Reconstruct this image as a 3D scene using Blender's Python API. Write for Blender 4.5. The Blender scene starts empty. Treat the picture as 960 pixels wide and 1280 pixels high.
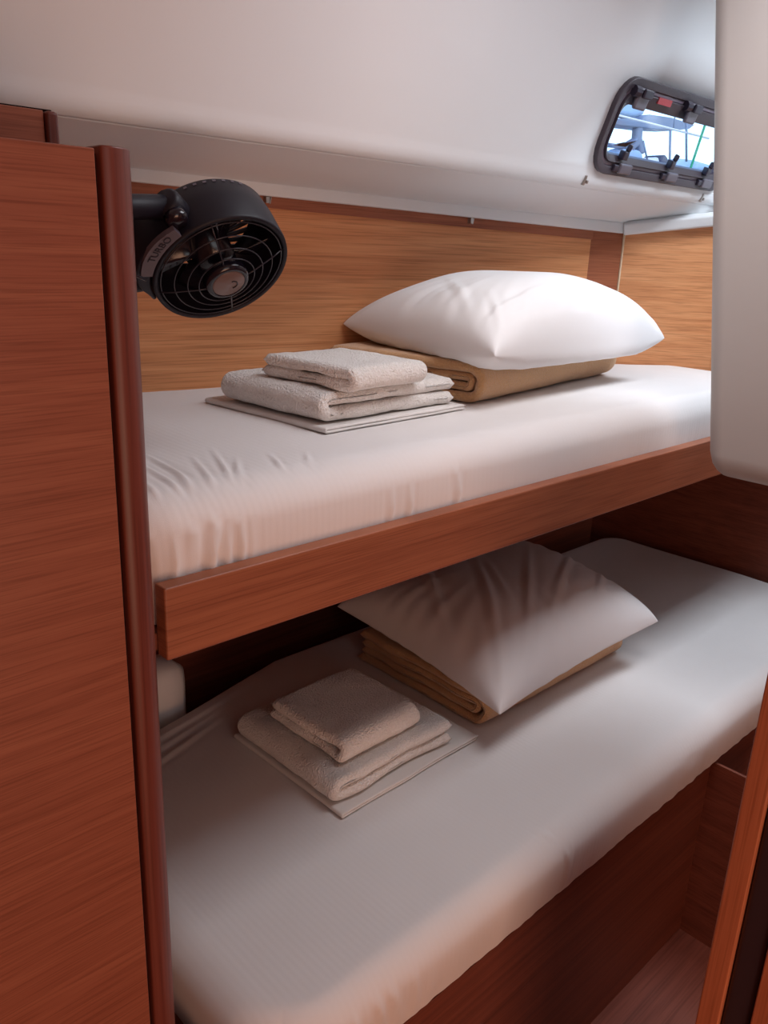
import bpy, bmesh, math, random
import numpy as np
from mathutils import Vector, Matrix, noise

random.seed(4)
H = 1.42                      # eye height above the cabin sole; all heights below are given from the eye
C = bpy.context.scene.collection
SC = bpy.context.scene

# ------------------------------------------------------------------ camera
cam_d = bpy.data.cameras.new('camera')
cam = bpy.data.objects.new('camera', cam_d)
C.objects.link(cam)
cam_d.sensor_fit = 'VERTICAL'
cam_d.sensor_height = 36.0
cam_d.lens = 36.0 * 1020 / 1280
cam_d.clip_start = 0.02
vx = Vector((1122, -284, 1020)).normalized()
vd = Vector((-135, 3160, 1020)); vd -= vx * vd.dot(vx); vd.normalize()
vz = -vd
vy = vz.cross(vx)
rt = Vector((vx.x, vy.x, vz.x)); dn = Vector((vx.y, vy.y, vz.y)); fw = Vector((vx.z, vy.z, vz.z))
M = Matrix((rt, -dn, -fw)).transposed().to_4x4()
M.translation = Vector((0, 0, H))
cam.matrix_world = M
SC.camera = cam

# ------------------------------------------------------------------ world, lights, exposure
SC.view_settings.view_transform = 'Standard'
SC.view_settings.look = 'None'
SC.view_settings.gamma = 1.0
SC.view_settings.use_curve_mapping = False
SC.view_settings.exposure = 0.06

w = bpy.data.worlds.new('sky'); SC.world = w
w.use_nodes = True
nt = w.node_tree
sky = nt.nodes.new('ShaderNodeTexSky')
sky.sky_type = 'NISHITA'
sky.sun_disc = False
sky.sun_elevation = math.radians(50)
sky.sun_rotation = math.radians(200)
nt.links.new(sky.outputs[0], nt.nodes['Background'].inputs[0])
nt.nodes['Background'].inputs[1].default_value = 0.42


def area(name, loc, size, power, col, rot=(0, 0, 0)):
    d = bpy.data.lights.new(name, 'AREA')
    d.shape = 'RECTANGLE'; d.size, d.size_y = size
    d.energy = power; d.color = col
    o = bpy.data.objects.new(name, d); C.objects.link(o)
    o.location = (loc[0], loc[1], loc[2] + H); o.rotation_euler = rot
    return o


# daylight falling through the two deck hatches
HATCH = [(0.74, 1.32, 0.18, 0.62), (1.66, 2.26, 0.30, 0.64)]
area('hatch_daylight', (1.03, 0.40, 0.60), (0.54, 0.42), 5.8, (1.0, 0.97, 0.96))
area('hatch_daylight', (1.96, 0.47, 0.60), (0.56, 0.32), 11.0, (0.84, 0.92, 1.0))
# fills added behind the camera: low warm wood bounce, and cool front light above
area('warm_bounce_fill', (-0.1, -1.60, -0.85), (1.1, 1.0), 18.0, (1.0, 0.53, 0.34), (math.radians(90), 0, 0))
area('cool_front_fill', (-0.1, -1.60, 0.12), (1.1, 0.5), 3.0, (0.92, 0.96, 1.0), (math.radians(90), 0, 0))


# ------------------------------------------------------------------ helpers
def lin(r, g, b):
    f = lambda c: (c / 255 / 12.92) if c / 255 <= 0.04045 else ((c / 255 + 0.055) / 1.055) ** 2.4
    return (f(r), f(g), f(b), 1.0)


def mat(name, col, rough=0.5, spec=0.5, metal=0.0, sheen=0.0, trans=0.0, coat=0.0):
    m = bpy.data.materials.new(name); m.use_nodes = True
    b = m.node_tree.nodes['Principled BSDF']
    b.inputs['Base Color'].default_value = col
    b.inputs['Roughness'].default_value = rough
    b.inputs['Specular IOR Level'].default_value = spec
    b.inputs['Metallic'].default_value = metal
    b.inputs['Sheen Weight'].default_value = sheen
    b.inputs['Coat Weight'].default_value = coat
    return m


def N(m, t, **kw):
    n = m.node_tree.nodes.new(t)
    for k, v in kw.items():
        setattr(n, k, v)
    return n


def L(m, a, b):
    m.node_tree.links.new(a, b)


def coords(m, scale, rot=(0, 0, 0)):
    tc = N(m, 'ShaderNodeTexCoord'); mp = N(m, 'ShaderNodeMapping')
    mp.inputs['Scale'].default_value = scale
    mp.inputs['Rotation'].default_value = rot
    L(m, tc.outputs['Object'], mp.inputs['Vector'])
    return mp.outputs['Vector']


def wood(name, dark, mid, light, grain=(1.3, 5, 60), rough=0.42, spec=0.4, bump=0.05):
    m = mat(name, mid, rough, spec)
    b = m.node_tree.nodes['Principled BSDF']
    n1 = N(m, 'ShaderNodeTexNoise'); n1.inputs['Scale'].default_value = 1.0
    n1.inputs['Detail'].default_value = 5; n1.inputs['Roughness'].default_value = 0.62
    n1.inputs['Distortion'].default_value = 0.35
    L(m, coords(m, grain), n1.inputs['Vector'])
    n2 = N(m, 'ShaderNodeTexNoise'); n2.inputs['Scale'].default_value = 1.0; n2.inputs['Detail'].default_value = 3
    L(m, coords(m, tuple(g * 6 if g > 10 else g * 4 for g in grain)), n2.inputs['Vector'])
    r1 = N(m, 'ShaderNodeValToRGB')
    e = r1.color_ramp.elements
    e[0].position = 0.30; e[0].color = dark
    e[1].position = 0.72; e[1].color = light
    x = e.new(0.5); x.color = mid
    L(m, n1.outputs['Fac'], r1.inputs['Fac'])
    r2 = N(m, 'ShaderNodeValToRGB')
    r2.color_ramp.elements[0].position = 0.36; r2.color_ramp.elements[0].color = (0.72, 0.66, 0.62, 1)
    r2.color_ramp.elements[1].position = 0.52; r2.color_ramp.elements[1].color = (1, 1, 1, 1)
    L(m, n2.outputs['Fac'], r2.inputs['Fac'])
    mx = N(m, 'ShaderNodeMix', data_type='RGBA', blend_type='MULTIPLY')
    mx.inputs['Factor'].default_value = 0.8
    L(m, r1.outputs['Color'], mx.inputs[6]); L(m, r2.outputs['Color'], mx.inputs[7])
    L(m, mx.outputs[2], b.inputs['Base Color'])
    bp = N(m, 'ShaderNodeBump'); bp.inputs['Strength'].default_value = bump; bp.inputs['Distance'].default_value = 0.001
    L(m, n2.outputs['Fac'], bp.inputs['Height']); L(m, bp.outputs['Normal'], b.inputs['Normal'])
    return m


def fabric(name, col, nscale=900, strength=0.25, dist=0.0008, stripes=0.0, rough=0.9, sheen=0.15, mott=0.06, dscale=30):
    m = mat(name, col, rough, 0.15, sheen=sheen)
    b = m.node_tree.nodes['Principled BSDF']
    v = coords(m, (1, 1, 1))
    n = N(m, 'ShaderNodeTexNoise'); n.inputs['Scale'].default_value = nscale; n.inputs['Detail'].default_value = 3
    L(m, v, n.inputs['Vector'])
    h = n.outputs['Fac']
    if stripes:
        wv = N(m, 'ShaderNodeTexWave', wave_type='BANDS', bands_direction='X')
        wv.inputs['Scale'].default_value = 32.0; wv.inputs['Distortion'].default_value = 0.3
        L(m, v, wv.inputs['Vector'])
        mm = N(m, 'ShaderNodeMath', operation='MULTIPLY_ADD')
        mm.inputs[1].default_value = stripes
        L(m, wv.outputs['Fac'], mm.inputs[0]); L(m, h, mm.inputs[2])
        h = mm.outputs[0]
    bp = N(m, 'ShaderNodeBump'); bp.inputs['Strength'].default_value = strength; bp.inputs['Distance'].default_value = dist
    L(m, h, bp.inputs['Height']); L(m, bp.outputs['Normal'], b.inputs['Normal'])
    n3 = N(m, 'ShaderNodeTexNoise'); n3.inputs['Scale'].default_value = dscale; n3.inputs['Detail'].default_value = 4
    L(m, v, n3.inputs['Vector'])
    rr = N(m, 'ShaderNodeMapRange'); rr.inputs['To Min'].default_value = 1 - mott; rr.inputs['To Max'].default_value = 1 + mott
    L(m, n3.outputs['Fac'], rr.inputs['Value'])
    mx = N(m, 'ShaderNodeMix', data_type='RGBA', blend_type='MULTIPLY'); mx.inputs['Factor'].default_value = 1.0
    mx.inputs[6].default_value = col
    L(m, rr.outputs[0], mx.inputs[7]); L(m, mx.outputs[2], b.inputs['Base Color'])
    return m


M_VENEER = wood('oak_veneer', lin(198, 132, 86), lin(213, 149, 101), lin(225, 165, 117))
M_CAB = wood('shaded_oak_veneer', lin(138, 78, 57), lin(148, 86, 64), lin(157, 95, 71), grain=(3.0, 5, 110))  # the oak veneer again, wardrobe shade put into a darker, redder tone
M_BOARD = wood('board_veneer', lin(140, 80, 56), lin(154, 92, 65), lin(166, 102, 72), grain=(2.0, 5, 90))
M_MAHOG = wood('corner_post_wood', lin(96, 44, 34), lin(112, 54, 42), lin(124, 62, 48), grain=(50, 50, 1.2), rough=0.42, spec=0.45)
M_VENEND = wood('end_panel_veneer', lin(198, 132, 86), lin(213, 149, 101), lin(225, 165, 117), grain=(5, 1.3, 60))
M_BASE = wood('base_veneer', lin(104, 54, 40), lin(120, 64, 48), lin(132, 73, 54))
M_FLOOR = wood('sole_veneer', lin(118, 62, 48), lin(134, 72, 56), lin(146, 82, 64), grain=(1.2, 40, 40))
M_JAMB = wood('jamb_wood', lin(190, 112, 76), lin(206, 126, 88), lin(216, 136, 97), grain=(50, 50, 1.5))
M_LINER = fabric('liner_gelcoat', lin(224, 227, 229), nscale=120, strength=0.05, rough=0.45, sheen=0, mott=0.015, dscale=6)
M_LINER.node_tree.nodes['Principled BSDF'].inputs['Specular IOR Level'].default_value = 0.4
M_PART = fabric('partition_grey', lin(184, 176, 170), nscale=120, strength=0.05, rough=0.5, sheen=0, mott=0.015, dscale=6)  # darker, warmer grey than the white liner
M_SHEET = fabric('white_sheet', lin(228, 224, 222), nscale=1400, strength=0.35, dist=0.0007, stripes=0.45, mott=0.02, dscale=9)
M_PILLOW = fabric('white_pillowcase', lin(237, 237, 238), nscale=1500, strength=0.2, dist=0.0005, mott=0.02, dscale=12)
M_TERRY = fabric('white_terry', lin(240, 236, 231), nscale=300, strength=1.0, dist=0.006, mott=0.16, dscale=300, sheen=0.4)
M_FLATSH = fabric('white_folded_linen', lin(226, 222, 218), nscale=1200, strength=0.25, dist=0.0006, mott=0.02)
M_WOOL = fabric('beige_fleece', lin(222, 174, 124), nscale=380, strength=1.0, dist=0.004, mott=0.14, dscale=260, sheen=0.5)
M_FAN = mat('fan_black_plastic', lin(20, 17, 28), 0.5, 0.3)
M_FANG = mat('fan_gloss_black', lin(24, 20, 30), 0.18, 0.5)
M_WIRE = mat('fan_grille_wire', lin(34, 29, 40), 0.3, 0.6)
M_HUB = mat('fan_hub_badge', lin(112, 94, 90), 0.35, 0.5)
M_BADGE = mat('fan_name_plate', lin(84, 74, 82), 0.4, 0.5)
M_BADGET = mat('fan_name_print', lin(28, 24, 34), 0.5, 0.3)
M_FRAME = mat('window_frame_bronze', lin(60, 52, 60), 0.42, 0.5)
M_FRAMEL = mat('window_frame_light', lin(120, 108, 122), 0.4, 0.5)
M_LATCH = mat('latch_plastic', lin(98, 94, 104), 0.35, 0.5)
M_LATCHD = mat('latch_dark', lin(44, 40, 54), 0.35, 0.5)
M_RED = mat('red_sticker', lin(172, 70, 76), 0.5, 0.3)
M_STEEL = mat('steel', lin(170, 165, 160), 0.3, 0.5, metal=0.9)
M_GASK = mat('black_gasket', lin(62, 46, 52), 0.5, 0.4)
M_SEAM = mat('dark_gap', lin(30, 14, 14), 0.8, 0.1)
M_LIGHTSEAM = mat('pale_bead', lin(214, 190, 160), 0.5, 0.3)
M_BLUE = fabric('blue_canvas', lin(158, 190, 226), nscale=60, strength=0.2, dist=0.01, mott=0.2, dscale=3)
M_GREYC = mat('grey_composite', lin(118, 134, 160), 0.5, 0.4)
M_HULLW = mat('white_hull', lin(225, 228, 232), 0.3, 0.5)
M_GREEN = mat('green_rope', lin(40, 150, 110), 0.7, 0.2)
M_ROPE = mat('white_rope', lin(225, 228, 232), 0.7, 0.2)
M_DARKB = mat('dark_fittings', lin(70, 76, 100), 0.5, 0.4)
M_WATER = mat('sea_water', lin(40, 80, 100), 0.08, 0.5)

M_GLASS = bpy.data.materials.new('tinted_acrylic'); M_GLASS.use_nodes = True
_n = M_GLASS.node_tree; _n.nodes.remove(_n.nodes['Principled BSDF'])
_t = _n.nodes.new('ShaderNodeBsdfTransparent'); _t.inputs[0].default_value = (0.90, 0.95, 1.0, 1)
_g = _n.nodes.new('ShaderNodeBsdfGlossy'); _g.inputs[1].default_value = 0.02
_m = _n.nodes.new('ShaderNodeMixShader')
_m.inputs[0].default_value = 0.05; _n.links.new(_t.outputs[0], _m.inputs[1]); _n.links.new(_g.outputs[0], _m.inputs[2])
_n.links.new(_m.outputs[0], _n.nodes['Material Output'].inputs[0])


def thing(name, label, cat, loc, group=None):
    o = bpy.data.objects.new(name, None); C.objects.link(o)
    o.empty_display_size = 0.05
    o.location = (loc[0], loc[1], loc[2] + H)
    o['label'] = label; o['category'] = cat
    if group:
        o['group'] = group
    return o


def root_loc(p):
    v = Vector((0, 0, 0))
    while p:
        v += p.location; p = p.parent
    return v


def mesh(name, verts, faces, m, parent=None, origin=None, smooth=False, label=None, cat=None, kind=None, group=None, fix=True):
    """verts are eye-relative world coordinates; one mesh object, origin at its base unless it is a part"""
    V = np.asarray(verts, float).copy(); V[:, 2] += H
    if parent is not None:
        o0 = np.array(root_loc(parent))
    elif origin is not None:
        o0 = np.array((origin[0], origin[1], origin[2] + H))
    else:
        o0 = np.array(((V[:, 0].min() + V[:, 0].max()) / 2, (V[:, 1].min() + V[:, 1].max()) / 2, V[:, 2].min()))
    V -= o0
    me = bpy.data.meshes.new(name)
    me.from_pydata([tuple(v) for v in V], [], faces)
    if fix:
        bm = bmesh.new(); bm.from_mesh(me)
        bmesh.ops.recalc_face_normals(bm, faces=bm.faces)
        bm.to_mesh(me); bm.free()
    if smooth:
        me.polygons.foreach_set('use_smooth', [True] * len(me.polygons))
    me.materials.append(m)
    me.update()
    o = bpy.data.objects.new(name, me); C.objects.link(o)
    if parent is not None:
        o.parent = parent
    else:
        o.location = o0
    if label: o['label'] = label
    if cat: o['category'] = cat
    if kind: o['kind'] = kind
    if group: o['group'] = group
    return o


def bevel(o, wd, seg=2, angle=35):
    md = o.modifiers.new('bevel', 'BEVEL'); md.width = wd; md.segments = seg
    md.limit_method = 'ANGLE'; md.angle_limit = math.radians(angle)
    o.data.polygons.foreach_set('use_smooth', [True] * len(o.data.polygons))
    wn = o.modifiers.new('wn', 'WEIGHTED_NORMAL'); wn.keep_sharp = True
    return o


def boxv(x0, x1, y0, y1, z0, z1):
    v = [(x, y, z) for z in (z0, z1) for y in (y0, y1) for x in (x0, x1)]
    f = [(0, 2, 3, 1), (4, 5, 7, 6), (0, 1, 5, 4), (2, 6, 7, 3), (0, 4, 6, 2), (1, 3, 7, 5)]
    return v, f


def box(name, b, m, parent=None, bev=0.002, **kw):
    v, f = boxv(*b)
    o = mesh(name, v, f, m, parent, **kw)
    if bev: bevel(o, bev)
    return o


def prism(name, poly, z0, z1, m, parent=None, bev=0, **kw):
    """poly = plan outline (x, y), extruded in z"""
    n = len(poly)
    v = [(p[0], p[1], z0) for p in poly] + [(p[0], p[1], z1) for p in poly]
    f = [tuple(range(n)), tuple(range(n, 2 * n))] + [(i, (i + 1) % n, n + (i + 1) % n, n + i) for i in range(n)]
    o = mesh(name, v, f, m, parent, **kw)
    if bev: bevel(o, bev)
    return o


def loft(rings, closed=True, caps=True):
    n = len(rings[0]); v = [p for r in rings for p in r]; f = []
    for k in range(len(rings) - 1):
        for i in range(n if closed else n - 1):
            j = (i + 1) % n
            f.append((k * n + i, k * n + j, (k + 1) * n + j, (k + 1) * n + i))
    if caps and closed:
        f.append(tuple(range(n))); f.append(tuple(range((len(rings) - 1) * n, len(rings) * n)))
    return v, f


def tube(pts, r, n=8, closed=False):
    """round tube through pts (Vectors)"""
    pts = [Vector(p) for p in pts]; rings = []; K = len(pts)
    ref = Vector((0.13, 0.21, 0.97))
    for k, p in enumerate(pts):
        if closed:
            t = pts[(k + 1) % K] - pts[k - 1]
        else:
            t = pts[min(k + 1, K - 1)] - pts[max(k - 1, 0)]
        t.normalize()
        a = t.cross(ref)
        if a.length < 1e-3: a = t.cross(Vector((1, 0, 0)))
        a.normalize(); b = t.cross(a)
        rr = r[k] if isinstance(r, (list, tuple)) else r
        rings.append([tuple(p + a * rr * math.cos(2 * math.pi * i / n) + b * rr * math.sin(2 * math.pi * i / n)) for i in range(n)])
    if closed:
        rings.append(rings[0])
        return loft(rings, True, False)
    return loft(rings)


def join(*parts):
    V = []; F = []
    for v, f in parts:
        o = len(V); V += list(v); F += [tuple(i + o for i in q) for q in f]
    return V, F


def grid_faces(nu, nv):
    return [(i * nv + j, i * nv + j + 1, (i + 1) * nv + j + 1, (i + 1) * nv + j) for i in range(nu - 1) for j in range(nv - 1)]


def ridge_field(P, segs):
    """height of a set of cloth creases (x0,y0,z0,x1,y1,z1,width,height) at points P"""
    out = np.zeros(len(P))
    for s in segs:
        a = np.array(s[:3]); b = np.array(s[3:6]); wd, h = s[6], s[7]
        d = b - a; t = np.clip(((P - a) @ d) / (d @ d), -0.4, 1.4)
        q = a + np.clip(t, 0, 1)[:, None] * d
        q2 = a + t[:, None] * d
        dist = np.linalg.norm(P - q2, axis=1)
        tap = np.clip(1 - np.abs(t - 0.5) / 0.9, 0, 1)
        out += h * tap * (np.exp(-(dist / wd) ** 2) - 0.45 * np.exp(-((dist - 2.1 * wd) / (1.1 * wd)) ** 2))
    return out


def nz(P, sc, off=0.0):
    return np.array([noise.noise(Vector((p[0] * sc[0] + off, p[1] * sc[1], p[2] * sc[2]))) for p in P])


# ------------------------------------------------------------------ the setting
def yw(x):      # hull lining behind the upper bunk, it closes towards the far end
    return 1.386 - 0.1915 * (x - 0.714)


def zl(x):      # underside of the white lip along the hull
    return 0.089 - 0.0277 * (x - 0.714)


def st(name, v, f, m, **kw):
    return mesh(name, v, f, m, kind='structure', **kw)


o = st('floor', *boxv(-1.04, 2.54, -2.4, 1.76, -H - 0.04, -H), M_FLOOR)
# lower hull side
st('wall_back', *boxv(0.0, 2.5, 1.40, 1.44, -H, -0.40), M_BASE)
# upper hull lining with horizontal grain
x0, x1 = -0.2, 1.80
v = [(x0, yw(x0), -0.41), (x1, yw(x1), -0.41), (x1, yw(x1), zl(x1) + .02), (x0, yw(x0), zl(x0) + .02)]
v += [(a, b + 0.02, c) for a, b, c in v]
wb = st('wall_back_lining', v, [(0, 1, 2, 3), (4, 7, 6, 5), (0, 4, 5, 1), (1, 5, 6, 2), (2, 6, 7, 3), (3, 7, 4, 0)], M_VENEER)
# batten under the lip
bt = []
for xx in (x0, 1.80):
    t = zl(xx)
    bt.append([(xx, yw(xx) - 0.004, t - 0.020), (xx, yw(xx) - 0.004, t + 0.004), (xx, yw(xx) + .01, t + 0.004), (xx, yw(xx) + .01, t - 0.020)])
v, f = loft(bt)
st('trim_1', v, f, M_BOARD, label='brown wooden batten along the top of the hull lining')
# corner strip and end panel of the upper bunk
P0 = (1.80, yw(1.80)); P1 = (1.90, yw(1.90) - 0.008); P2 = (2.06, 0.955); P3 = (2.14, 0.60)
prism('wall_right_corner', [P0, P1, (P1[0] + .02, P1[1] + .02), (P0[0] + .01, P0[1] + .02)], -0.41, 0.09, M_BOARD, kind='structure')
prism('wall_right_upper', [P1, P2, P3, (P3[0] + .02, P3[1]), (P2[0] + .02, P2[1] + .01), (P1[0] + .02, P1[1] + .02)], -0.41, 0.085, M_VENEND, kind='structure')
prism('trim_2', [(P1[0] - .002, P1[1] - .003), (P1[0] + .002, P1[1] - .004), (P1[0] + .003, P1[1] + .003), (P1[0] - .001, P1[1] + .003)], -0.28, 0.075, M_LIGHTSEAM, kind='structure')
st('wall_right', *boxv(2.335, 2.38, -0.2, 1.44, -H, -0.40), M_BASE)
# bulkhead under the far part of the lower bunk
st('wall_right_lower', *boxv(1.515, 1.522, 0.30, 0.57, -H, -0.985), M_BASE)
# room shell out of the picture
st('wall_left', *boxv(-1.04, -1.0, -1.5, 1.72, -H, 0.62), M_CAB)
st('wall_front', *join(boxv(-1.0, -0.65, -1.54, -1.5, -H, 0.62), boxv(0.45, 2.5, -1.54, -1.5, -H, 0.62), boxv(-0.65, 0.45, -1.54, -1.5, 0.40, 0.62)), M_CAB)
st('wall_right_outer', *join(boxv(2.5, 2.54, -1.5, 0.88, -H, 0.62), boxv(2.5, 2.54, 0.88, 1.72, -H, 0.14)), M_LINER)
st('wall_back_outer', *boxv(-1.0, 2.54, 1.72, 1.76, -H, 0.15), M_LINER)
st('ceiling_side_deck', *boxv(-1.04, 2.54, 1.0, 1.76, 0.140, 0.155), M_LINER)
st('wall_sky_block', *join(boxv(-1.0, 1.0, -2.4, -2.36, -H, 0.62), boxv(-1.04, -1.0, -2.4, -1.5, -H, 0.62), boxv(1.0, 1.04, -2.4, -1.5, -H, 0.62), boxv(-1.04, 1.04, -2.4, -1.5, 0.575, 0.62)), M_CAB)  # unseen box added behind the doorway to keep cool sky light out

# white liner: side deck soffit, rounded crease, leaning coachroof side, rounded into the deckhead
TILT = 0.364
YC, ZC = 1.0, 0.131


def side(z, off=0.0):          # point on the coachroof side
    return 1.0 - (z - ZC) * TILT - off


WX0, WX1, WZ0, WZ1 = 1.463, 2.02, 0.160, 0.326      # portlight outline
hx0, hx1, hz0, hz1 = WX0 + .018, WX1 - .018, WZ0 + .016, WZ1 - .016
xs = [-1.0, 0.0, 0.35, 0.7, 1.0, 1.3, hx0, 1.6, 1.75, 1.9, hx1, 2.2, 2.5]


def prof(x):
    p = []
    yb = max(yw(x), 0.96) if x > 1.9 else yw(x)
    zb = zl(x) + 0.022
    if x > 1.9:
        zb = zl(1.9) + 0.022 + (x - 1.9) * 0.16
        yb = P1[1] + (x - 1.9) * (P2[1] - P1[1]) / (P2[0] - P1[0])
        yb = max(yb, 1.005)
    p.append((yb + 0.03, zb))
    p.append((yb, zb))
    # soffit out to a sharp edge, then a rolled nosing up into the leaning side
    for t in (0.03, 0.25, 0.5, 0.75, 0.97, 1.0):
        p.append((yb + (1.010 - yb) * t, zb + (ZC - zb) * t))
    a = Vector((1.010, ZC)); c = Vector((0.994, ZC + .003)); b = Vector((side(ZC + 0.028), ZC + 0.028))
    for k in range(7):
        t = k / 6
        q = a * (1 - t) ** 2 + c * 2 * t * (1 - t) + b * t * t
        p.append((q.x, q.y))
    p.append((side(ZC + .034), ZC + .034))
    for z in (hz0, hz1, 0.40):
        p.append((side(z), z))
    q0 = Vector((side(0.40), 0.40)); q1 = Vector((side(0.53), 0.53)); q2 = Vector((0.70, 0.56))
    for k in range(1, 9):
        t = k / 8
        q = q0 * (1 - t) ** 2 + q1 * 2 * t * (1 - t) + q2 * t * t
        p.append((q.x, q.y))
    return p


rows = [[(x, y, z) for y, z in prof(x)] for x in xs]
n = len(rows[0]); V = [p for r in rows for p in r]; F = []
ih = n - 11                      # profile index where the window band starts
for i in range(len(xs) - 1):
    for j in range(n - 1):
        if j == 7:               # the sharp edge: soffit and nosing do not share vertices
            continue
        if j == ih and xs[i] >= hx0 - 1e-6 and xs[i + 1] <= hx1 + 1e-6:
            continue
        F.append((i * n + j, i * n + j + 1, (i + 1) * n + j + 1, (i + 1) * n + j))
liner = st('ceiling', V, F, M_LINER, smooth=True, fix=False)
sm = liner.modifiers.new('solid', 'SOLIDIFY'); sm.thickness = 0.004; sm.offset = 0
# flat deckhead with the two hatch openings
xsn = sorted({-1.0, 2.5, *[h[0] for h in HATCH], *[h[1] for h in HATCH]})
ysn = sorted({-1.5, 0.705, *[h[2] for h in HATCH], *[h[3] for h in HATCH]})
parts = []
for i in range(len(xsn) - 1):
    for j in range(len(ysn) - 1):
        cx, cy = (xsn[i] + xsn[i + 1]) / 2, (ysn[j] + ysn[j + 1]) / 2
        if any(h[0] < cx < h[1] and h[2] < cy < h[3] for h in HATCH):
            continue
        parts.append(boxv(xsn[i], xsn[i + 1], ysn[j], ysn[j + 1], 0.555, 0.575))
v, f = join(*parts)
st('ceiling_deckhead', v, f, M_LINER)
for k, h in enumerate(HATCH):
    fr = []
    t = 0.025
    fr.append(boxv(h[0] - t, h[1] + t, h[2] - t, h[2], 0.54, 0.60))
    fr.append(boxv(h[0] - t, h[1] + t, h[3], h[3] + t, 0.54, 0.60))
    fr.append(boxv(h[0] - t, h[0], h[2], h[3], 0.54, 0.60))
    fr.append(boxv(h[1], h[1] + t, h[2], h[3], 0.54, 0.60))
    st('window_%d' % (k + 2), *join(*fr), M_FRAME)

# white lip between soffit and lining
rg = []
for x in (-0.2, 0.714, 1.3, 1.80, 1.895):
    y, z = yw(x), zl(x)
    rg.append([(x, y - 0.016, z + 0.000), (x, y - 0.017, z + 0.022), (x, y - 0.014, z + 0.026), (x, y + 0.02, z + 0.028), (x, y + 0.02, z + 0.000)])
v, f = loft(rg)
o = st('trim_3', v, f, M_LINER, label='white moulded lip under the side deck'); bevel(o, 0.003)
rg = []
for (x, y), z in ((P1, zl(1.9)), (P2, zl(1.9) + .034), (P3, zl(1.9) + .09)):
    rg.append([(x - 0.022, y - 0.012, z - 0.004), (x - 0.026, y - 0.013, z + 0.020), (x - .010, y - .004, z + 0.030), (x + 0.02, y + .01, z + 0.030), (x + 0.02, y + .01, z - 0.004)])
v, f = loft(rg)
o = st('trim_4', v, f, M_LINER, label='white moulded lip over the end panel'); bevel(o, 0.004)
# small clips under the lip
for x in (0.951, 1.425):
    y, z = yw(x), zl(x)
    v, f = join(boxv(x - .004, x + .004, y - .013, y - .002, z - .012, z - .001), tube([(x + .009, y - .006, z - .013), (x + .010, y - .010, z + .002)], .0016, 6))
    mesh('clip', v, f, M_STEEL, label='tiny metal curtain clip above the fan' if x < 1.2 else 'tiny metal curtain clip above the upper pillow', cat='clip', group='clips under the white lip')

# white moulded partition on the right, its far edge rounded and leaning
PX = 1.42
rings = []
for z in [-0.372, -0.3715, -0.369, -0.362, -0.35, -0.33, -0.2, 0, 0.2, 0.4, 0.56]:
    ye = 0.640 + (z + 0.35) * 0.156
    ins = 0.0
    if z < -0.33:
        t = (z + 0.372) / 0.042
        ins = 0.034 * (1 - math.sqrt(max(0, 1 - (1 - t) ** 2)))
    r = 0.035
    ring = [(PX + ins, -0.6, z)]
    for k in range(9):
        a = math.pi - k * math.pi / 16
        ring.append((PX + r + (r - ins) * math.cos(a), ye - r + (r - ins) * math.sin(a), z))
    for k in range(9):
        a = math.pi / 2 - k * math.pi / 16
        ring.append((PX + 0.15 - r + (r - ins) * math.cos(a), ye - r + (r - ins) * math.sin(a), z))
    ring.append((PX + 0.15 - ins, -0.6, z))
    rings.append(ring)
v, f = loft(rings)
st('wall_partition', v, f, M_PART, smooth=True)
bpy.data.objects['wall_partition'].modifiers.new('wn', 'WEIGHTED_NORMAL')

# ------------------------------------------------------------------ portlight
zc = (WZ0 + WZ1) / 2


def wpt(x, z, out=0.0):       # on the leaning side; out = towards the room
    nrm = Vector((0, -1, -TILT)).normalized()
    return (x, side(z) + nrm.y * out, z + nrm.z * out)


def rrect(xa, xb, za, zb, r, n=7):
    pts = []
    for cx, cz, a0 in ((xb - r, zb - r, 0), (xa + r, zb - r, 90), (xa + r, za + r, 180), (xb - r, za + r, 270)):
        for k in range(n):
            a = math.radians(a0 + 90 * k / (n - 1))
            pts.append((cx + r * math.cos(a), cz + r * math.sin(a)))
    return pts


def wring(name, outer, inner, o_out, o_in, back, m, parent=None, kind=None):
    rg = [[wpt(x, z, -back) for x, z in outer], [wpt(x, z, o_out) for x, z in outer],
          [wpt(x, z, o_in) for x, z in inner], [wpt(x, z, -back) for x, z in inner]]
    rg.append(rg[0])
    v, f = loft(rg, True, False)
    o = mesh(name, v, f, m, parent, kind=kind)
    bevel(o, 0.002, 2, 25)
    return o


def ins(d, r):
    return rrect(WX0 + d, WX1 - d, WZ0 + d * 0.94, WZ1 - d * 0.94, r)


win = bpy.data.objects.new('window_1', None); C.objects.link(win)
win.location = (1.74, 0.98, WZ0 + H); win['kind'] = 'structure'
win['label'] = 'dark framed opening portlight in the white cabin side'
wring('window_frame', ins(0, .052), ins(.016, .040), .012, .010, .008, M_FRAME, win)
wring('inner_frame', ins(.016, .040), ins(.024, .034), .007, .006, .012, M_FRAMEL, win)
SASH = rrect(WX0 + .036, WX1 - .036, WZ0 + .035, WZ1 - .046, .022)
wring('sash', ins(.024, .034), SASH, .012, .004, .020, M_FRAME, win)
po = rrect(WX0 + .034, WX1 - .034, WZ0 + .033, WZ1 - .044, .022)
v = [wpt(x, z, -0.010) for x, z in po] + [wpt(x, z, -0.016) for x, z in po]
k = len(po)
mesh('pane', v, [tuple(range(k)), tuple(range(k, 2 * k))] + [(i, (i + 1) % k, k + (i + 1) % k, k + i) for i in range(k)], M_GLASS, win)


def wbox(xa, xb, za, zb, o0, o1):
    v = [wpt(x, z, oo) for oo in (o0, o1) for z in (za, zb) for x in (xa, xb)]
    return v, [(0, 2, 3, 1), (4, 5, 7, 6), (0, 1, 5, 4), (2, 6, 7, 3), (0, 4, 6, 2), (1, 3, 7, 5)]


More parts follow.
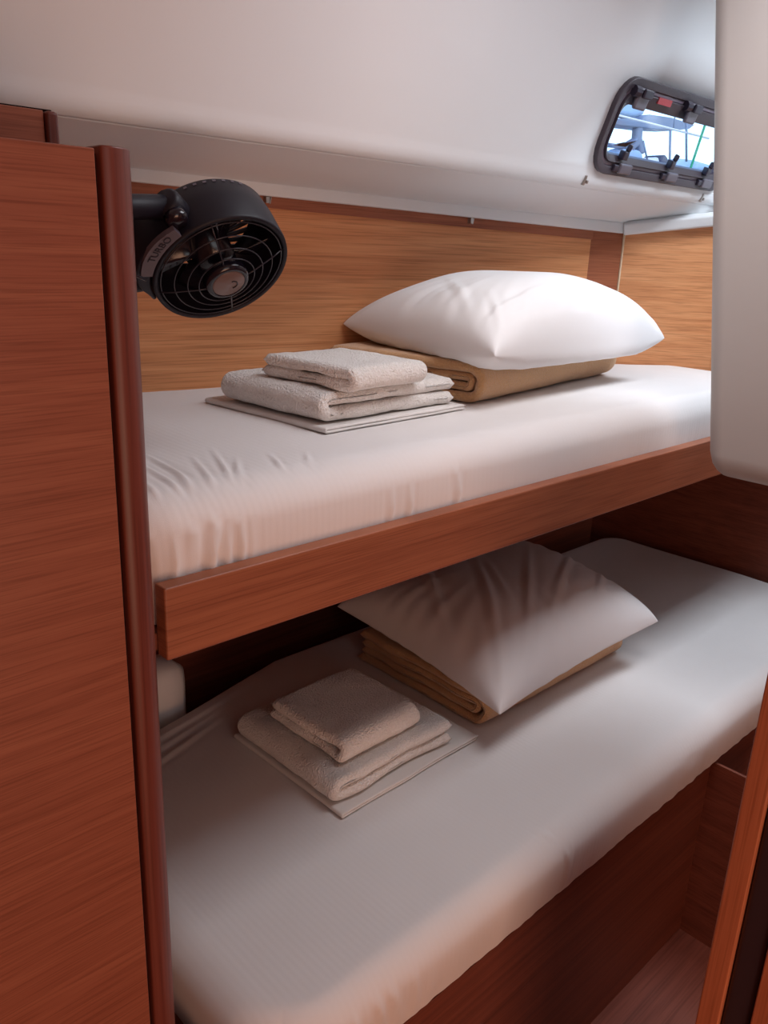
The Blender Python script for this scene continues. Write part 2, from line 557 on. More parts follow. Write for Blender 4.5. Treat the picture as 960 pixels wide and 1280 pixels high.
for cx in (1.535, 1.735):            # two latches at the top
    la = mesh('latch', *wbox(cx - .020, cx + .022, WZ1 - .050, WZ1 - .014, .010, .019), M_LATCH, win); bevel(la, .006, 3)
    p = mesh('latch_lever', *wbox(cx - .014, cx + .018, WZ1 - .030, WZ1 - .014, .020, .027), M_LATCHD, la); bevel(p, .003)
    v, f = tube([wpt(cx - .034, WZ1 - .022, .012), wpt(cx - .018, WZ1 - .022, .014)], .010, 10)
    p = mesh('latch_pivot', v, f, M_LATCHD, la)
for cx in (1.575, 1.765, 1.93):      # hinges along the bottom
    la = mesh('hinge', *wbox(cx - .022, cx + .022, WZ0 + .006, WZ0 + .024, .010, .019), M_LATCH, win); bevel(la, .003)
    p = mesh('hinge_leaf', *wbox(cx - .040, cx - .022, WZ0 + .008, WZ0 + .020, .008, .016), M_LATCHD, la); bevel(p, .002)
    v, f = join(wbox(cx - .026, cx - .008, WZ0 + .030, WZ0 + .046, .004, .018), tube([wpt(cx - .014, WZ0 + .046, .014), wpt(cx - .010, WZ0 + .058, .014)], .006, 8))
    p = mesh('hinge_knob', v, f, M_LATCHD, la); bevel(p, .004)
o = mesh('warning_sticker', *wbox(1.598, 1.648, WZ1 - .032, WZ1 - .021, .0085, .0128), M_RED, win)
for x in (1.470, 1.462 + .5):
    v, f = join(wbox(x - .003, x + .003, WZ0 - .026, WZ0 - .008, 0, .006), wbox(x + .003, x + .009, WZ0 - .022, WZ0 - .016, 0, .008))
    o = mesh('blind_hook', v, f, M_STEEL, label='small steel blind hook under the near end of the portlight' if x < 1.6 else 'small steel blind hook under the far end of the portlight', cat='hook', group='hooks below the portlight')
    bevel(o, .001)

# ------------------------------------------------------------------ wardrobe on the left
WY = 0.640
wr = thing('wardrobe', 'reddish wooden wardrobe with rounded corner post left of the bunks', 'wardrobe', (0.12, 0.95, -H))
box('door', (-0.30, 0.299, WY, WY + .018, -H + .05, 0.063), M_CAB, wr, bev=0.0012)
box('door_reveal', (0.296, 0.306, WY + .010, WY + .02, -H + .04, 0.060), M_SEAM, wr, bev=0)
box('side_panel', (0.320, 0.338, 0.690, 1.42, -H, 0.063), M_CAB, wr, bev=0)
box('plinth', (-0.30, 0.30, WY + .03, WY + .05, -H, -H + .05), M_MAHOG, wr, bev=0)
box('top_panel', (-0.30, 0.317, WY + .052, 1.42, 0.045, 0.0625), M_CAB, wr, bev=0.001)
pl = [(0.304, WY + .030), (0.304, WY + .004), (0.306, WY + .0015)]
cx, cy, r = 0.311, 0.667, 0.027
for k in range(13):
    a = math.radians(-90 + 90 * k / 12)
    pl.append((cx + r * math.cos(a), cy + r * math.sin(a)))
pl += [(0.338, 0.69), (0.322, 0.69), (0.318, WY + .04)]
o = prism('corner_post', pl, -H, 0.066, M_MAHOG, wr); bevel(o, .0015, 2, 40)
# locker standing behind on top of it
lk = thing('locker', 'small wooden locker box above the wardrobe under the white deckhead', 'locker', (0.1, 0.95, 0.066))
box('front_panel', (-0.30, 0.3135, 0.765, 0.78, 0.066, 0.1005), M_CAB, lk, bev=.001)
box('corner_trim', (0.3145, 0.3255, 0.762, 0.785, 0.066, 0.1005), M_MAHOG, lk, bev=.003)
box('top_panel', (-0.30, 0.324, 0.772, 1.30, 0.1005, 0.1025), M_SEAM, lk, bev=.001)  # near-black sheet: the shadow gap over the locker put into its colour
box('side_panel', (0.312, 0.324, 0.785, 1.30, 0.066, 0.098), M_MAHOG, lk, bev=0)

# ------------------------------------------------------------------ bunks
ub = thing('upper_bunk', 'upper bunk with a wooden leeboard along its front', 'bunk', (1.2, 1.0, -0.43))
o = box('leeboard', (0.379, 2.15, 0.715, 0.737, -0.430, -0.346), M_BOARD, ub, bev=.0025)
v = [(0.345, 0.737, -.425), (2.33, 0.737, -.425), (2.33, 1.395, -.425), (0.345, 1.395, -.425)]
v[2] = (2.33, 1.06, -.425)
v += [(a, b, -.405) for a, b, c in v]
mesh('base_panel', v, [(0, 1, 2, 3), (4, 5, 6, 7), (0, 1, 5, 4), (1, 2, 6, 5), (2, 3, 7, 6), (3, 0, 4, 7)], M_BASE, ub)
box('bearer', (0.345, 0.372, 0.742, 0.775, -0.465, -0.425), M_BASE, ub, bev=.002)

lb = thing('lower_bunk', 'lower bunk base of dark veneered panels under the mattress', 'bunk', (1.2, 0.9, -H))
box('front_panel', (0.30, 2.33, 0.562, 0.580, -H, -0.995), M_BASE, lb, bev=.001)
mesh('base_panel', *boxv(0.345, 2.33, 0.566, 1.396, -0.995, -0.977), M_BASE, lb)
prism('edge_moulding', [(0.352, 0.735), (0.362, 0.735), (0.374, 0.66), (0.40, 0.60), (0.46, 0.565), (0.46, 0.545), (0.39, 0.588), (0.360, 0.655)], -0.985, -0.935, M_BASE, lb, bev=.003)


def mattress(name, xa, xb, yf, yback, ztop, thick, R, rc, segs, label, res=0.004, bulge=0.006, crown=0.0, left_drop=0.0, seed=0.0):
    def prof1(length):
        s = [(0.0, thick), (0.0, thick * 0.75), (0.0, thick * .5), ]
        na = 10
        s.append((0.0, R))
        for k in range(1, na + 1):
            a = math.pi / 2 * k / na
            s.append((R * (1 - math.cos(a)), R * (1 - math.sin(a))))
        m = int((length - 2 * R) / res)
        mid = [(R + (length - 2 * R) * k / m, 0.0) for k in range(1, m)]
        back = [(length - a, d) for a, d in reversed(s)]
        return s + mid + back
    px = prof1(xb - xa)
    py = prof1(yback(0.5 * (xa + xb)) - yf)
    Ly = yback(0.5 * (xa + xb)) - yf
    P = []; DX = []; DY = []
    for (sx, dx) in px:
        for (sy, dy) in py:
            x = xa + sx
            P.append((x, sy / Ly, 0)); DX.append(dx); DY.append(dy)
    P = np.array(P); DX = np.array(DX); DY = np.array(DY)
    Lx = xb - xa
    X = P[:, 0] - xa; Y = P[:, 1] * Ly
    # round the corners in plan
    for ex in (0, 1):
        for ey in (0, 1):
            r = rc[ex * 2 + ey]
            ddx = (r - X) if ex == 0 else (X - (Lx - r))
            ddy = (r - Y) if ey == 0 else (Y - (Ly - r))
            msk = (ddx > 0) & (ddy > 0)
            mag = np.hypot(ddx, ddy); mxv = np.maximum(ddx, ddy)
            sc = np.where(msk, mxv / np.maximum(mag, 1e-9), 1.0)
            sx_ = -1 if ex == 0 else 1; sy_ = -1 if ey == 0 else 1
            X = np.where(msk, (r if ex == 0 else Lx - r) + sx_ * ddx * sc, X)
            Y = np.where(msk, (r if ey == 0 else Ly - r) + sy_ * ddy * sc, Y)
    D = (DX ** 4 + DY ** 4) ** 0.25
    D = np.minimum(D, thick)
    D = np.where((DX >= thick) | (DY >= thick), thick, D)
    xw = xa + X
    yb = np.array([yback(t) for t in xw])
    yy = yf + Y / Ly * (yb - yf)
    Z = ztop - D
    Pw = np.stack([xw, yy, Z], 1)
    # outward bulge of the walls
    tz = np.clip(D / thick, 0, 1); bl = bulge * np.sin(math.pi * tz)
    Pw[:, 1] -= bl * (Y < R) ; Pw[:, 0] -= bl * (X < R)
    # soft unevenness and creases
    top = np.clip(1 - D / thick, 0, 1)
    Pw[:, 2] += 0.003 * nz(Pw, (3, 5, 3), seed) * top
    Pw[:, 2] += 0.0008 * nz(Pw, (22, 9, 10), seed + 7) * top
    ftop = (D < R * 0.6)
    tops = [q for q in segs if abs(q[4] - q[1]) > 0.004]
    fronts = [(q[0], 0, q[2], q[3], 0, q[5], q[6], q[7]) for q in segs if abs(q[4] - q[1]) <= 0.004]
    Pw[:, 2] += ridge_field(Pw, tops) * ftop
    Pf = Pw.copy(); Pf[:, 1] = 0
    Pw[:, 1] -= ridge_field(Pf, fronts) * (~ftop) * (Y < R * 1.05)
    # gathers of the sheet along the bottom hem of the front
    g = nz(np.stack([Pw[:, 0], Pw[:, 0] * 0, Pw[:, 2]], 1), (38, 1, 6), seed + 3)
    Pw[:, 1] += 0.0022 * g * np.clip((D - R) / (thick - R + 1e-6), 0, 1) * (Y < R)
    F = grid_faces(len(px), len(py))
    return mesh(name, Pw, F, M_SHEET, smooth=True, label=label, cat='mattress', group='bunk mattresses')


US = [(0.443, 0.858, -0.26, 0.432, 0.757, -0.26), (0.504, 0.852, -0.26, 0.463, 0.74, -0.26), (0.461, 0.823, -0.26, 0.439, 0.745, -0.26),
      (0.546, 0.830, -0.26, 0.50, 0.755, -0.262), (0.522, 0.775, -0.26, 0.51, 0.75, -0.262), (0.57, 0.76, -0.26, 0.60, 0.83, -0.26),
      (0.545, 0.875, -0.26, 0.49, 0.75, -0.26), (0.471, 0.90, -0.26, 0.458, 0.80, -0.26), (0.41, 0.80, -0.26, 0.405, 0.76, -0.26),
      (0.60, 0.75, -0.26, 0.64, 0.81, -0.26)]
UF = [(0.432, 0.730, -0.306, 0.464, 0.730, -0.346), (0.457, 0.730, -0.300, 0.478, 0.730, -0.346), (0.403, 0.730, -0.322, 0.409, 0.730, -0.350),
      (0.489, 0.730, -0.312, 0.493, 0.730, -0.35), (0.380, 0.730, -0.305, 0.392, 0.730, -0.35), (0.505, 0.730, -0.327, 0.497, 0.730, -0.35),
      (0.725, 0.730, -0.326, 0.729, 0.730, -0.348), (0.758, 0.730, -0.318, 0.766, 0.730, -0.35), (0.854, 0.730, -0.308, 0.865, 0.730, -0.35),
      (0.449, 0.730, -0.332, 0.475, 0.730, -0.350)]
segs = [s + (0.0032, 0.0034) for s in US] + [s + (0.0048, 0.0060) for s in UF]
mattress('mattress', 0.356, 2.04, 0.743, lambda x: yw(x) - 0.008 if x < 1.9 else yw(1.9) - .008 - (x - 1.9) * 1.0, -0.260, 0.143, 0.045,
         (0.06, 0.05, 0.05, 0.05), segs, 'white sheeted mattress on the upper bunk behind the leeboard', seed=1.3, res=0.003)


def ylow(x):
    if x < 0.95:
        return 1.175 + (x - 0.36) * (1.325 - 1.175) / 0.59
    return 1.325


segs = [(0.935, 0.585, -0.866, 0.955, 0.555, -0.872, .004, .0022), (0.955, 0.55, -0.874, 0.965, 0.55, -0.91, .004, .003),
        (0.975, 0.55, -0.90, 0.965, 0.55, -0.96, .005, .003), (1.336, 0.55, -0.912, 1.404, 0.55, -0.925, .006, .002),
        (0.552, 0.55, -0.888, 0.569, 0.55, -0.95, .005, .004), (0.58, 0.55, -0.9, 0.599, 0.55, -0.96, .005, .004),
        (0.512, 0.55, -0.88, 0.527, 0.55, -0.94, .005, .003), (0.62, 0.55, -0.91, 0.63, 0.55, -0.965, .005, .003),
        (0.50, 1.14, -0.866, 0.72, 1.20, -0.866, .006, .002), (0.48, 1.10, -0.866, 0.70, 1.17, -0.866, .006, .002), (0.52, 1.17, -.866, .80, 1.24, -.866, .007, .0025)]
mattress('mattress', 0.392, 2.325, 0.552, ylow, -0.865, 0.111, 0.042, (0.11, 0.05, 0.06, 0.09), segs,
         'white sheeted mattress on the lower bunk in the shade', seed=8.1)


# ------------------------------------------------------------------ soft goods
def ribbon(path, thick, b0, b1, axis, nb=40, step=0.006, endr=None, seed=0.0, amp=0.0015, freq=30, wob=0.0):
    """a thick folded strip: path in (a, z), swept along the other horizontal axis from b0 to b1, all rims rounded"""
    pts = [Vector(path[0])]
    for q in path[1:]:
        q = Vector(q); d = (q - pts[-1]).length
        k = max(1, int(d / step)); p0 = pts[-1].copy()
        for i in range(1, k + 1):
            pts.append(p0.lerp(q, i / k))
    Lp = [0.0]
    for i in range(1, len(pts)):
        Lp.append(Lp[-1] + (pts[i] - pts[i - 1]).length)
    # extra samples at the rims
    hr = thick / 2
    bs = [b0 + hr * (1 - math.cos(math.pi / 2 * k / 5)) for k in range(5)]
    bs += [b0 + hr + (b1 - b0 - 2 * hr) * k / nb for k in range(nb + 1)]
    bs += [b1 - hr * (1 - math.cos(math.pi / 2 * k / 5)) for k in range(4, -1, -1)]
    nrm = []
    for i in range(len(pts)):
        t = pts[min(i + 1, len(pts) - 1)] - pts[max(i - 1, 0)]
        t.normalize(); nrm.append(Vector((-t.y, t.x)))

    def half(s, lo, hi):
        d = min(s - lo, hi - s)
        if d >= hr: return 1.0
        return math.sqrt(max(0.0, 1 - (1 - d / hr) ** 2))
    V = []
    nP, nB = len(pts), len(bs)
    for sgn in (1, -1):
        for i, p in enumerate(pts):
            for b in bs:
                h = max(0.04, min(half(Lp[i], 0, Lp[-1]), half(b, b0, b1))) * hr * sgn
                # uneven, soft cut: rims wander a little
                bb = b + wob * noise.noise(Vector((p.x * 14, p.y * 60, seed))) * (2 * (b - b0) / (b1 - b0) - 1)
                q = p + nrm[i] * h
                n1 = noise.noise(Vector((q.x * freq, bb * freq, q.y * freq + seed)))
                n2 = noise.noise(Vector((q.x * freq * .3, bb * freq * .3, q.y * freq * .3 + seed + 5)))
                q = q + nrm[i] * sgn * amp * (n1 + 1.6 * n2)
                V.append((q.x, bb, q.y) if axis == 'y' else (bb, q.x, q.y))
    G = nP * nB
    g = grid_faces(nP, nB)
    F = list(g) + [tuple(reversed([k + G for k in q])) for q in g]
    for i in range(nP - 1):
        for j in (0, nB - 1):
            a, b = i * nB + j, (i + 1) * nB + j
            F.append((a, b, b + G, a + G))
    for j in range(nB - 1):
        for i in (0, nP - 1):
            a, b = i * nB + j, i * nB + j + 1
            F.append((a, b, b + G, a + G))
    return V, F


def upath(a_open, a_fold, zb, T, gap=0.0, n=10, top_open=None, sag=0.0):
    """U lying on its side: bottom layer, fold, top layer"""
    s = 1 if a_open > a_fold else -1
    r = T / 2 + gap / 2
    p = [(a_open, zb + T / 2)]
    c = (a_fold + s * (r + T / 2), zb + T / 2 + r)
    for k in range(n + 1):
        a = math.pi * k / n
        p.append((c[0] - s * r * math.sin(a), c[1] - r * math.cos(a)))
    te = a_open if top_open is None else top_open
    p.append(((c[0] + te) / 2, zb + 1.5 * T + gap - sag))
    p.append((te, zb + 1.5 * T + gap - sag * .5))
    return p


def xform(V, ang, c):
    ca, sa = math.cos(ang), math.sin(ang)
    return [(c[0] + (x - c[0]) * ca - (y - c[1]) * sa, c[1] + (x - c[0]) * sa + (y - c[1]) * ca, z) for x, y, z in V]


def folded(name, parts, m, label, cat, group, rot=0.0, c=(0, 0), zf=None):
    V, F = join(*parts)
    V = xform(V, rot, c)
    if zf: V = [(x, y, z + zf(x, y)) for x, y, z in V]
    return mesh(name, V, F, m, smooth=True, label=label, cat=cat, group=group)


def towel_stack(xa, xb, ya, yb, zb, where, rot, c, bath, hand, seed, hrot):
    # thin folded linen at the bottom
    T = 0.0042
    p1 = ribbon(upath(xb, xa, zb + .0005, T, .0004), T, ya, yb, 'y', seed=seed, amp=.0004, freq=18, wob=.002)
    folded('folded_sheet', [p1], M_FLATSH, 'thin folded white sheet under the towels on the %s bunk' % where, 'folded sheet', 'folded sheets', rot, c)
    z1 = zb + 0.0125
    xa2, xb2, ya2, yb2, T2 = bath
    p = ribbon(upath(xb2, xa2, z1, T2, .0015, top_open=xb2 + .004), T2, ya2, yb2, 'y', seed=seed + 2, amp=.0014, freq=45, wob=.006)
    folded('bath_towel', [p], M_TERRY, 'large folded white terry towel below the small one on the %s bunk' % where, 'towel', 'folded bath towels', rot, c,
           zf=lambda x, y: -0.0015 * max(0, (x - xb2 + .1) / .1))
    z2 = z1 + 2 * T2 + .0035
    xa3, xb3, ya3, yb3, T3 = hand
    p = ribbon(upath(yb3, ya3, z2, T3, .0012, top_open=yb3 - .006), T3, xa3, xb3, 'x', nb=32, seed=seed + 4, amp=.0016, freq=45, wob=.005)
    cc = ((xa3 + xb3) / 2, (ya3 + yb3) / 2)
    folded('hand_towel', [p], M_TERRY, 'small folded white terry towel on top of the stack on the %s bunk' % where, 'towel', 'folded hand towels', hrot, cc,
           zf=lambda x, y: 0.004 * noise.noise(Vector((x * 9, y * 9, seed))) ** 2)


towel_stack(0.735, 1.062, 0.888, 1.185, -0.2590, 'upper', 0.06, (0.735, 0.888),
            (0.738, 1.040, 0.900, 1.150, 0.0215), (0.762, 0.935, 0.878, 1.080, 0.0165), 3.1, 0.10)
towel_stack(0.716, 1.056, 0.808, 1.105, -0.8640, 'lower', 0.02, (0.716, 0.808),
            (0.712, 0.995, 0.826, 1.092, 0.0215), (0.748, 0.935, 0.848, 1.046, 0.0200), 13.7, 0.03)


def blanket(xa, xb, yf, yb, zb, rot, c, label, seed, T=0.0178):
    def U(y_open, y_f, z0, z1):
        r = (z1 - z0) / 2
        p = [(y_open, z0)]
        for k in range(13):
            a = math.pi * k / 12
            p.append((y_f + r - r * math.sin(a), z0 + r - r * math.cos(a)))
        p.append((y_open, z1))
        return p
    h = T / 2
    outer = U(yb, yf + h, zb + h, zb + 3.55 * T)
    inner = U(yb - .006, yf + h + 1.25 * T, zb + 1.53 * T, zb + 2.53 * T)
    p1 = ribbon(outer, T, xa, xb, 'x', nb=60, seed=seed, amp=.0014, freq=22, wob=.007)
    p2 = ribbon(inner, T * .96, xa + .004, xb - .004, 'x', nb=60, seed=seed + 3, amp=.0012, freq=22, wob=.007)
    return folded('blanket', [p1, p2], M_WOOL, label, 'blanket', 'folded beige blankets', rot, c)


blanket(1.115, 1.70, 0.915, 1.275, -0.2590, 0.15, (1.115, 0.915), 'folded beige blanket under the pillow on the upper bunk', 2.2)
blanket(1.085, 1.575, 0.822, 1.185, -0.8640, 0.0, (1.085, 0.822), 'folded beige blanket under the pillow on the lower bunk', 9.4)


def pillow(corners, up, down, label, seed, pinch=0.05, creases=(), zmin=None, n=90, full=0.42, tilt=0.0, tmid=(0, 0)):
    """corners FL FR BR BL (x,y,z) of the seam; up/down = thickness above and below the seam"""
    FL, FR, BR, BL = [np.array(q) for q in corners]
    V = []; G = (n + 1) ** 2; RM = []
    us = [math.sin(math.pi / 2 * (2 * i / n - 1)) for i in range(n + 1)]
    for sg in (1, -1):
        for u in us:
            for v_ in us:
                # edges bow inwards between pointed corners
                uu = u * (1 - pinch * (1 - v_ * v_) ** 1.0 * abs(u) ** 3)
                vv = v_ * (1 - pinch * (1 - u * u) ** 1.0 * abs(v_) ** 3)
                a, b = (uu + 1) / 2, (vv + 1) / 2
                p = FL * (1 - a) * (1 - b) + FR * a * (1 - b) + BR * a * b + BL * (1 - a) * b
                f = max(0.0, (1 - abs(u) ** 2.5) * (1 - abs(v_) ** 2.5))
                t = f ** full
                h = (up if sg > 0 else down) * t
                # creases: fine radial pulls near the rim, broad dents
                nn = noise.noise(Vector((p[0] * 7, p[1] * 7, seed + sg)))
                rim = max(abs(u), abs(v_))
                ang = math.atan2(v_, u)
                pull = noise.noise(Vector((math.cos(ang) * 9, math.sin(ang) * 9, seed + rim * 1.2)))
                h *= 1 + 0.10 * nn
                h += sg * 0.0 + t * 0.009 * pull * rim ** 2
                V.append([p[0], p[1], p[2] + sg * h]); RM.append(max(0.0, 1 - rim ** 10))
    V = np.array(V)
    if len(creases):
        top = np.arange(len(V)) < G
        Vf = V.copy(); Vf[:, 2] = 0
        V[:, 2] += ridge_field(Vf, [(c_[0], c_[1], 0, c_[3], c_[4], 0, c_[6], c_[7] * 0.65) for c_ in creases]) * top * np.array(RM)
    if zmin is not None:
        for i in range(len(V)):
            zm = zmin(V[i, 0], V[i, 1])
            if V[i, 2] < zm:
                V[i, 2] = zm + 0.0006 * noise.noise(Vector((V[i, 0] * 40, V[i, 1] * 40, 0)))
    g = grid_faces(n + 1, n + 1)
    F = list(g) + [tuple(reversed([k + G for k in q])) for q in g]
    m1 = n + 1
    # flat seam strip around the rim
    bm_pairs = []
    for i in range(n):
        for a, b in ((i * m1, (i + 1) * m1), (i * m1 + n, (i + 1) * m1 + n), (i, i + 1), (n * m1 + i, n * m1 + i + 1)):
            F.append((a, b, b + G, a + G))
    o = mesh('pillow', V, F, M_PILLOW, smooth=True, label=label, cat='pillow', group='bunk pillows')
    bm = bmesh.new(); bm.from_mesh(o.data)
    bmesh.ops.remove_doubles(bm, verts=bm.verts, dist=0.00005)
    bmesh.ops.recalc_face_normals(bm, faces=bm.faces)
    bm.to_mesh(o.data); bm.free()
    return o


zt_u = -0.2605 + 4.1 * 0.0178 + .003
pillow([(1.052, 0.845, -0.160), (1.685, 0.890, -0.163), (1.775, 1.165, -0.165), (1.118, 1.300, -0.152)], 0.122, 0.070,
       'plump white pillow on the folded blanket of the upper bunk', 4.4,
       zmin=lambda x, y: zt_u if (1.10 < x < 1.70 and y > 0.93) else (-0.254 if x > 1.68 else -0.195),
       creases=[(1.08, .90, -.10, 1.30, .93, -.08, .006, .006), (1.10, .95, -.1, 1.22, 1.1, -.06, .007, .006), (1.2, .875, -.12, 1.66, .905, -.12, .005, .005),
                (1.45, 1.1, -.05, 1.70, .95, -.09, .007, .005), (1.55, 1.12, -.05, 1.74, 1.0, -.09, .006, .005), (1.10, .88, -.13, 1.16, .95, -.09, .005, .006)])
zt_l = -0.8655 + 4.1 * 0.0178 + .003
pillow([(1.030, 0.752, -0.772), (1.575, 0.752, -0.755), (1.640, 1.190, -0.755), (1.060, 1.230, -0.745)], 0.125, 0.03,
       'flatter white pillow on the folded blanket of the lower bunk', 21.7, pinch=0.06,
       zmin=lambda x, y: zt_l if y > 0.83 and 1.09 < x < 1.57 else -0.80,
       creases=[(1.10, .82, -.70, 1.30, 1.05, -.64, .008, .009), (1.16, .80, -.70, 1.42, 1.0, -.64, .007, .008), (1.30, .84, -.68, 1.56, .98, -.66, .007, .009),
                (1.40, .80, -.70, 1.60, .92, -.69, .006, .007), (1.07, .92, -.69, 1.2, 1.12, -.65, .008, .009), (1.22, .9, -.66, 1.34, 1.08, -.63, .006, .006)])

# pale cushion wedged behind the mattress at the foot of the lower bunk
rg = []
xa, xb = 0.40, 0.735
for k in range(13):
    t = k / 12
    x = xa + (xb - xa) * t
    s = (1 - max(0, (abs(t - .5) - .36) / .14) ** 2) ** .5 if abs(t - .5) < .499 else 0.12
    s = max(s, .25)
    ring = []
    for i in range(20):
        a = 2 * math.pi * i / 20
        ca, sa = math.cos(a), math.sin(a)
        q = lambda c_: math.copysign(abs(c_) ** .55, c_)
        ring.append((x, 1.333 + .058 * q(ca) * s, -0.882 + .092 * q(sa) * (0.6 + .4 * s)))
    rg.append(ring)
v, f = loft(rg)
mesh('cushion', v, f, M_PILLOW, smooth=True, label='pale rounded cushion wedged behind the lower mattress beside the wardrobe', cat='cushion')

# ------------------------------------------------------------------ fan
AX = Vector((-0.055, -0.72, -0.69)).normalized()
U_ = (Vector((1, 0, 0)) - AX * AX.x).normalized()
W_ = U_.cross(AX); W_ = W_ if W_.z > 0 else -W_
ray = lambda u, v_: rt * ((u - 480) / 1020) + dn * ((v_ - 640) / 1020) + fw
FC = ray(278, 338) * 0.955            # centre of the front rim
RF, DF = 0.0825, 0.060


def fp(r, a, d):
    """polar point in the fan frame; d forward along the axis from the front rim"""
    return tuple(FC + (U_ * math.cos(a) + W_ * math.sin(a)) * r + AX * d)


fan = thing('cabin_fan', 'black round swivelling cabin fan mounted on the wardrobe side', 'fan', (FC.x, FC.y, FC.z))
NS = 64
prf = [(RF - .006, 0.0), (RF - .001, 0.001), (RF, -0.003), (RF - .0005, -DF * .6), (RF - .003, -DF), (RF - .010, -DF - .008), (RF - .020, -DF - .012),
       (RF - .021, -DF - .009), (RF - .011, -DF - .005), (RF - .006, -DF), (RF - .0045, -DF * .5), (RF - .005, -.003)]
rg = [[fp(r, 2 * math.pi * i / NS, d) for r, d in prf] for i in range(NS)]
rg.append(rg[0])
v, f = loft(rg, True, False)
mesh('housing', v, f, M_FAN, fan, smooth=True)
# rear grille: curved slats, hub plate and ring
for k in range(26):
    a0 = 2 * math.pi * k / 26
    pts = []
    for s in range(7):
        t = s / 6
        pts.append(fp(0.030 + t * (RF - .020 - .030), a0 + 0.55 * t, -DF - .009 - .003 * math.sin(math.pi * t)))
    v, f = tube(pts, 0.0030, 6)
    mesh('rear_slat', v, f, M_FAN, fan, smooth=True)
rg = [[fp(r, 2 * math.pi * i / 40, d) for r, d in ((0.0, -DF - .018), (.028, -DF - .018), (.034, -DF - .012), (.034, -DF - .004), (.024, -DF + .004), (.022, -.012), (0, -.012))] for i in range(40)]
rg.append(rg[0]); v, f = loft(rg, False, False)
mesh('motor', v, f, M_FANG, fan, smooth=True)
# slots along the back of the drum, light showing through them painted grey
for k in range(7):
    a = math.radians(80 + k * 8)
    c0 = [fp(RF - .0021, a + s, d) for s, d in ((-.025, -DF * .97), (.025, -DF * .97), (.025, -DF * .93), (-.025, -DF * .93))]
    c1 = [fp(RF - .006, a + s, d) for s, d in ((-.025, -DF * .97), (.025, -DF * .97), (.025, -DF * .93), (-.025, -DF * .93))]
    v, f = loft([c0, c1])
    mesh('lit_vent_slot', v, f, M_LATCH, fan)
# blades
for k in range(4):
    a0 = 2 * math.pi * k / 4 - 0.05
    nr, na = 7, 6; V = []
    for sd in (0, 1):
        for i in range(nr):
            r = .022 + (RF - .010 - .022) * i / (nr - 1)
            wdt = 0.42 + 0.22 * math.sin(math.pi * i / (nr - 1) * .7)
            for j in range(na):
                t = j / (na - 1) - .5
                V.append(fp(r, a0 + t * wdt * 1.2 + .25 * i / nr, -.034 + t * .022 - .0015 * sd))
    G = nr * na; g = grid_faces(nr, na)
    F = g + [tuple(reversed([q + G for q in t])) for t in g]
    for i in range(nr - 1):
        for j in (0, na - 1):
            F.append((i * na + j, (i + 1) * na + j, (i + 1) * na + j + G, i * na + j + G))
    for j in range(na - 1):
        for i in (0, nr - 1):
            F.append((i * na + j, i * na + j + 1, i * na + j + 1 + G, i * na + j + G))
    mesh('blade', V, F, M_FANG, fan, smooth=True)
# front grille: rings and spokes, dished towards the hub
HUBD = 0.020
for r, d, th in ((0.074, 0.0, .0008), (0.060, 0.006, .0007), (0.046, 0.011, .0007), (0.034, 0.015, .0007)):
    v, f = tube([fp(r, 2 * math.pi * i / 48, d) for i in range(48)], th, 6, closed=True)
    mesh('grille_ring', v, f, M_WIRE, fan, smooth=True)
for k in range(4):
    a = math.radians(32 + 90 * k)
    v, f = tube([fp(.024, a, HUBD - .003), fp(.034, a, .015), fp(.062, a, .006), fp(.078, a, -.001)], .0009, 6)
    mesh('grille_spoke', v, f, M_WIRE, fan, smooth=True)
rg = [[fp(r, 2 * math.pi * i / 40, d) for r, d in ((0.0, HUBD - .012), (.027, HUBD - .012), (.0265, HUBD - .004), (.0245, HUBD), (.0205, HUBD + .001), (.019, HUBD - .001))] for i in range(40)]
rg.append(rg[0]); v, f = loft(rg, False, False)
hub = mesh('hub', v, f, M_FANG, fan, smooth=True)
rg = [[fp(r, 2 * math.pi * i / 40, d) for r, d in ((.0195, HUBD - .004), (.0195, HUBD + .0006), (.0185, HUBD + .0014), (0.0, HUBD + .0018))] for i in range(40)]
rg.append(rg[0]); v, f = loft(rg, False, False)
mesh('hub_badge', v, f, M_HUB, hub, smooth=True)
pts = [fp(.0055, math.radians(a), HUBD + .0019) for a in range(-70, 150, 20)]
v, f = tube([tuple(Vector(p) + U_ * .005) for p in pts], .0007, 6)
mesh('badge_mark', v, f, M_FANG, hub, smooth=True)
# yoke hugging the wardrobe side of the drum, swivel knob, arm and wall base
rg = []
for k in range(17):
    t = k / 16
    a = math.radians(142 + 84 * t)
    wd = 0.017 + .006 * math.sin(math.pi * t)
    ro = RF + .006 + .014 * math.sin(math.pi * min(1, t * 1.1))
    rg.append([fp(RF + .001, a, -.030 - wd), fp(ro, a, -.030 - wd), fp(ro + .003, a, -.030), fp(ro, a, -.026 + wd), fp(RF + .001, a, -.026 + wd)])
v, f = loft(rg)
o = mesh('yoke', v, f, M_FAN, fan); bevel(o, .004, 3)
KP = Vector(fp(RF + .012, math.radians(142), -.030))
kd = (U_ * math.cos(math.radians(142)) + W_ * math.sin(math.radians(142)))
v, f = tube([KP - kd * .016, KP - kd * .012, KP + kd * .010, KP + kd * .014], [.012, .0155, .0155, .012], 16)
o = mesh('swivel_joint', v, f, M_FAN, fan, smooth=True)
v, f = tube([KP + AX * .010, KP + AX * .020, KP + AX * .024], [.0125, .0125, .010], 14)
mesh('swivel_knob', v, f, M_FANG, fan, smooth=True)
ye = KP.y + .01
v, f = tube([KP, Vector((0.41, ye, KP.z - .004)), Vector((0.375, ye + .006, KP.z - .010)), Vector((0.350, ye + .02, KP.z - .03))], [.0125, .0135, .0145, .018], 14)
mesh('arm', v, f, M_FAN, fan, smooth=True)
LP = Vector(fp(RF + .006, math.radians(216), -.030))
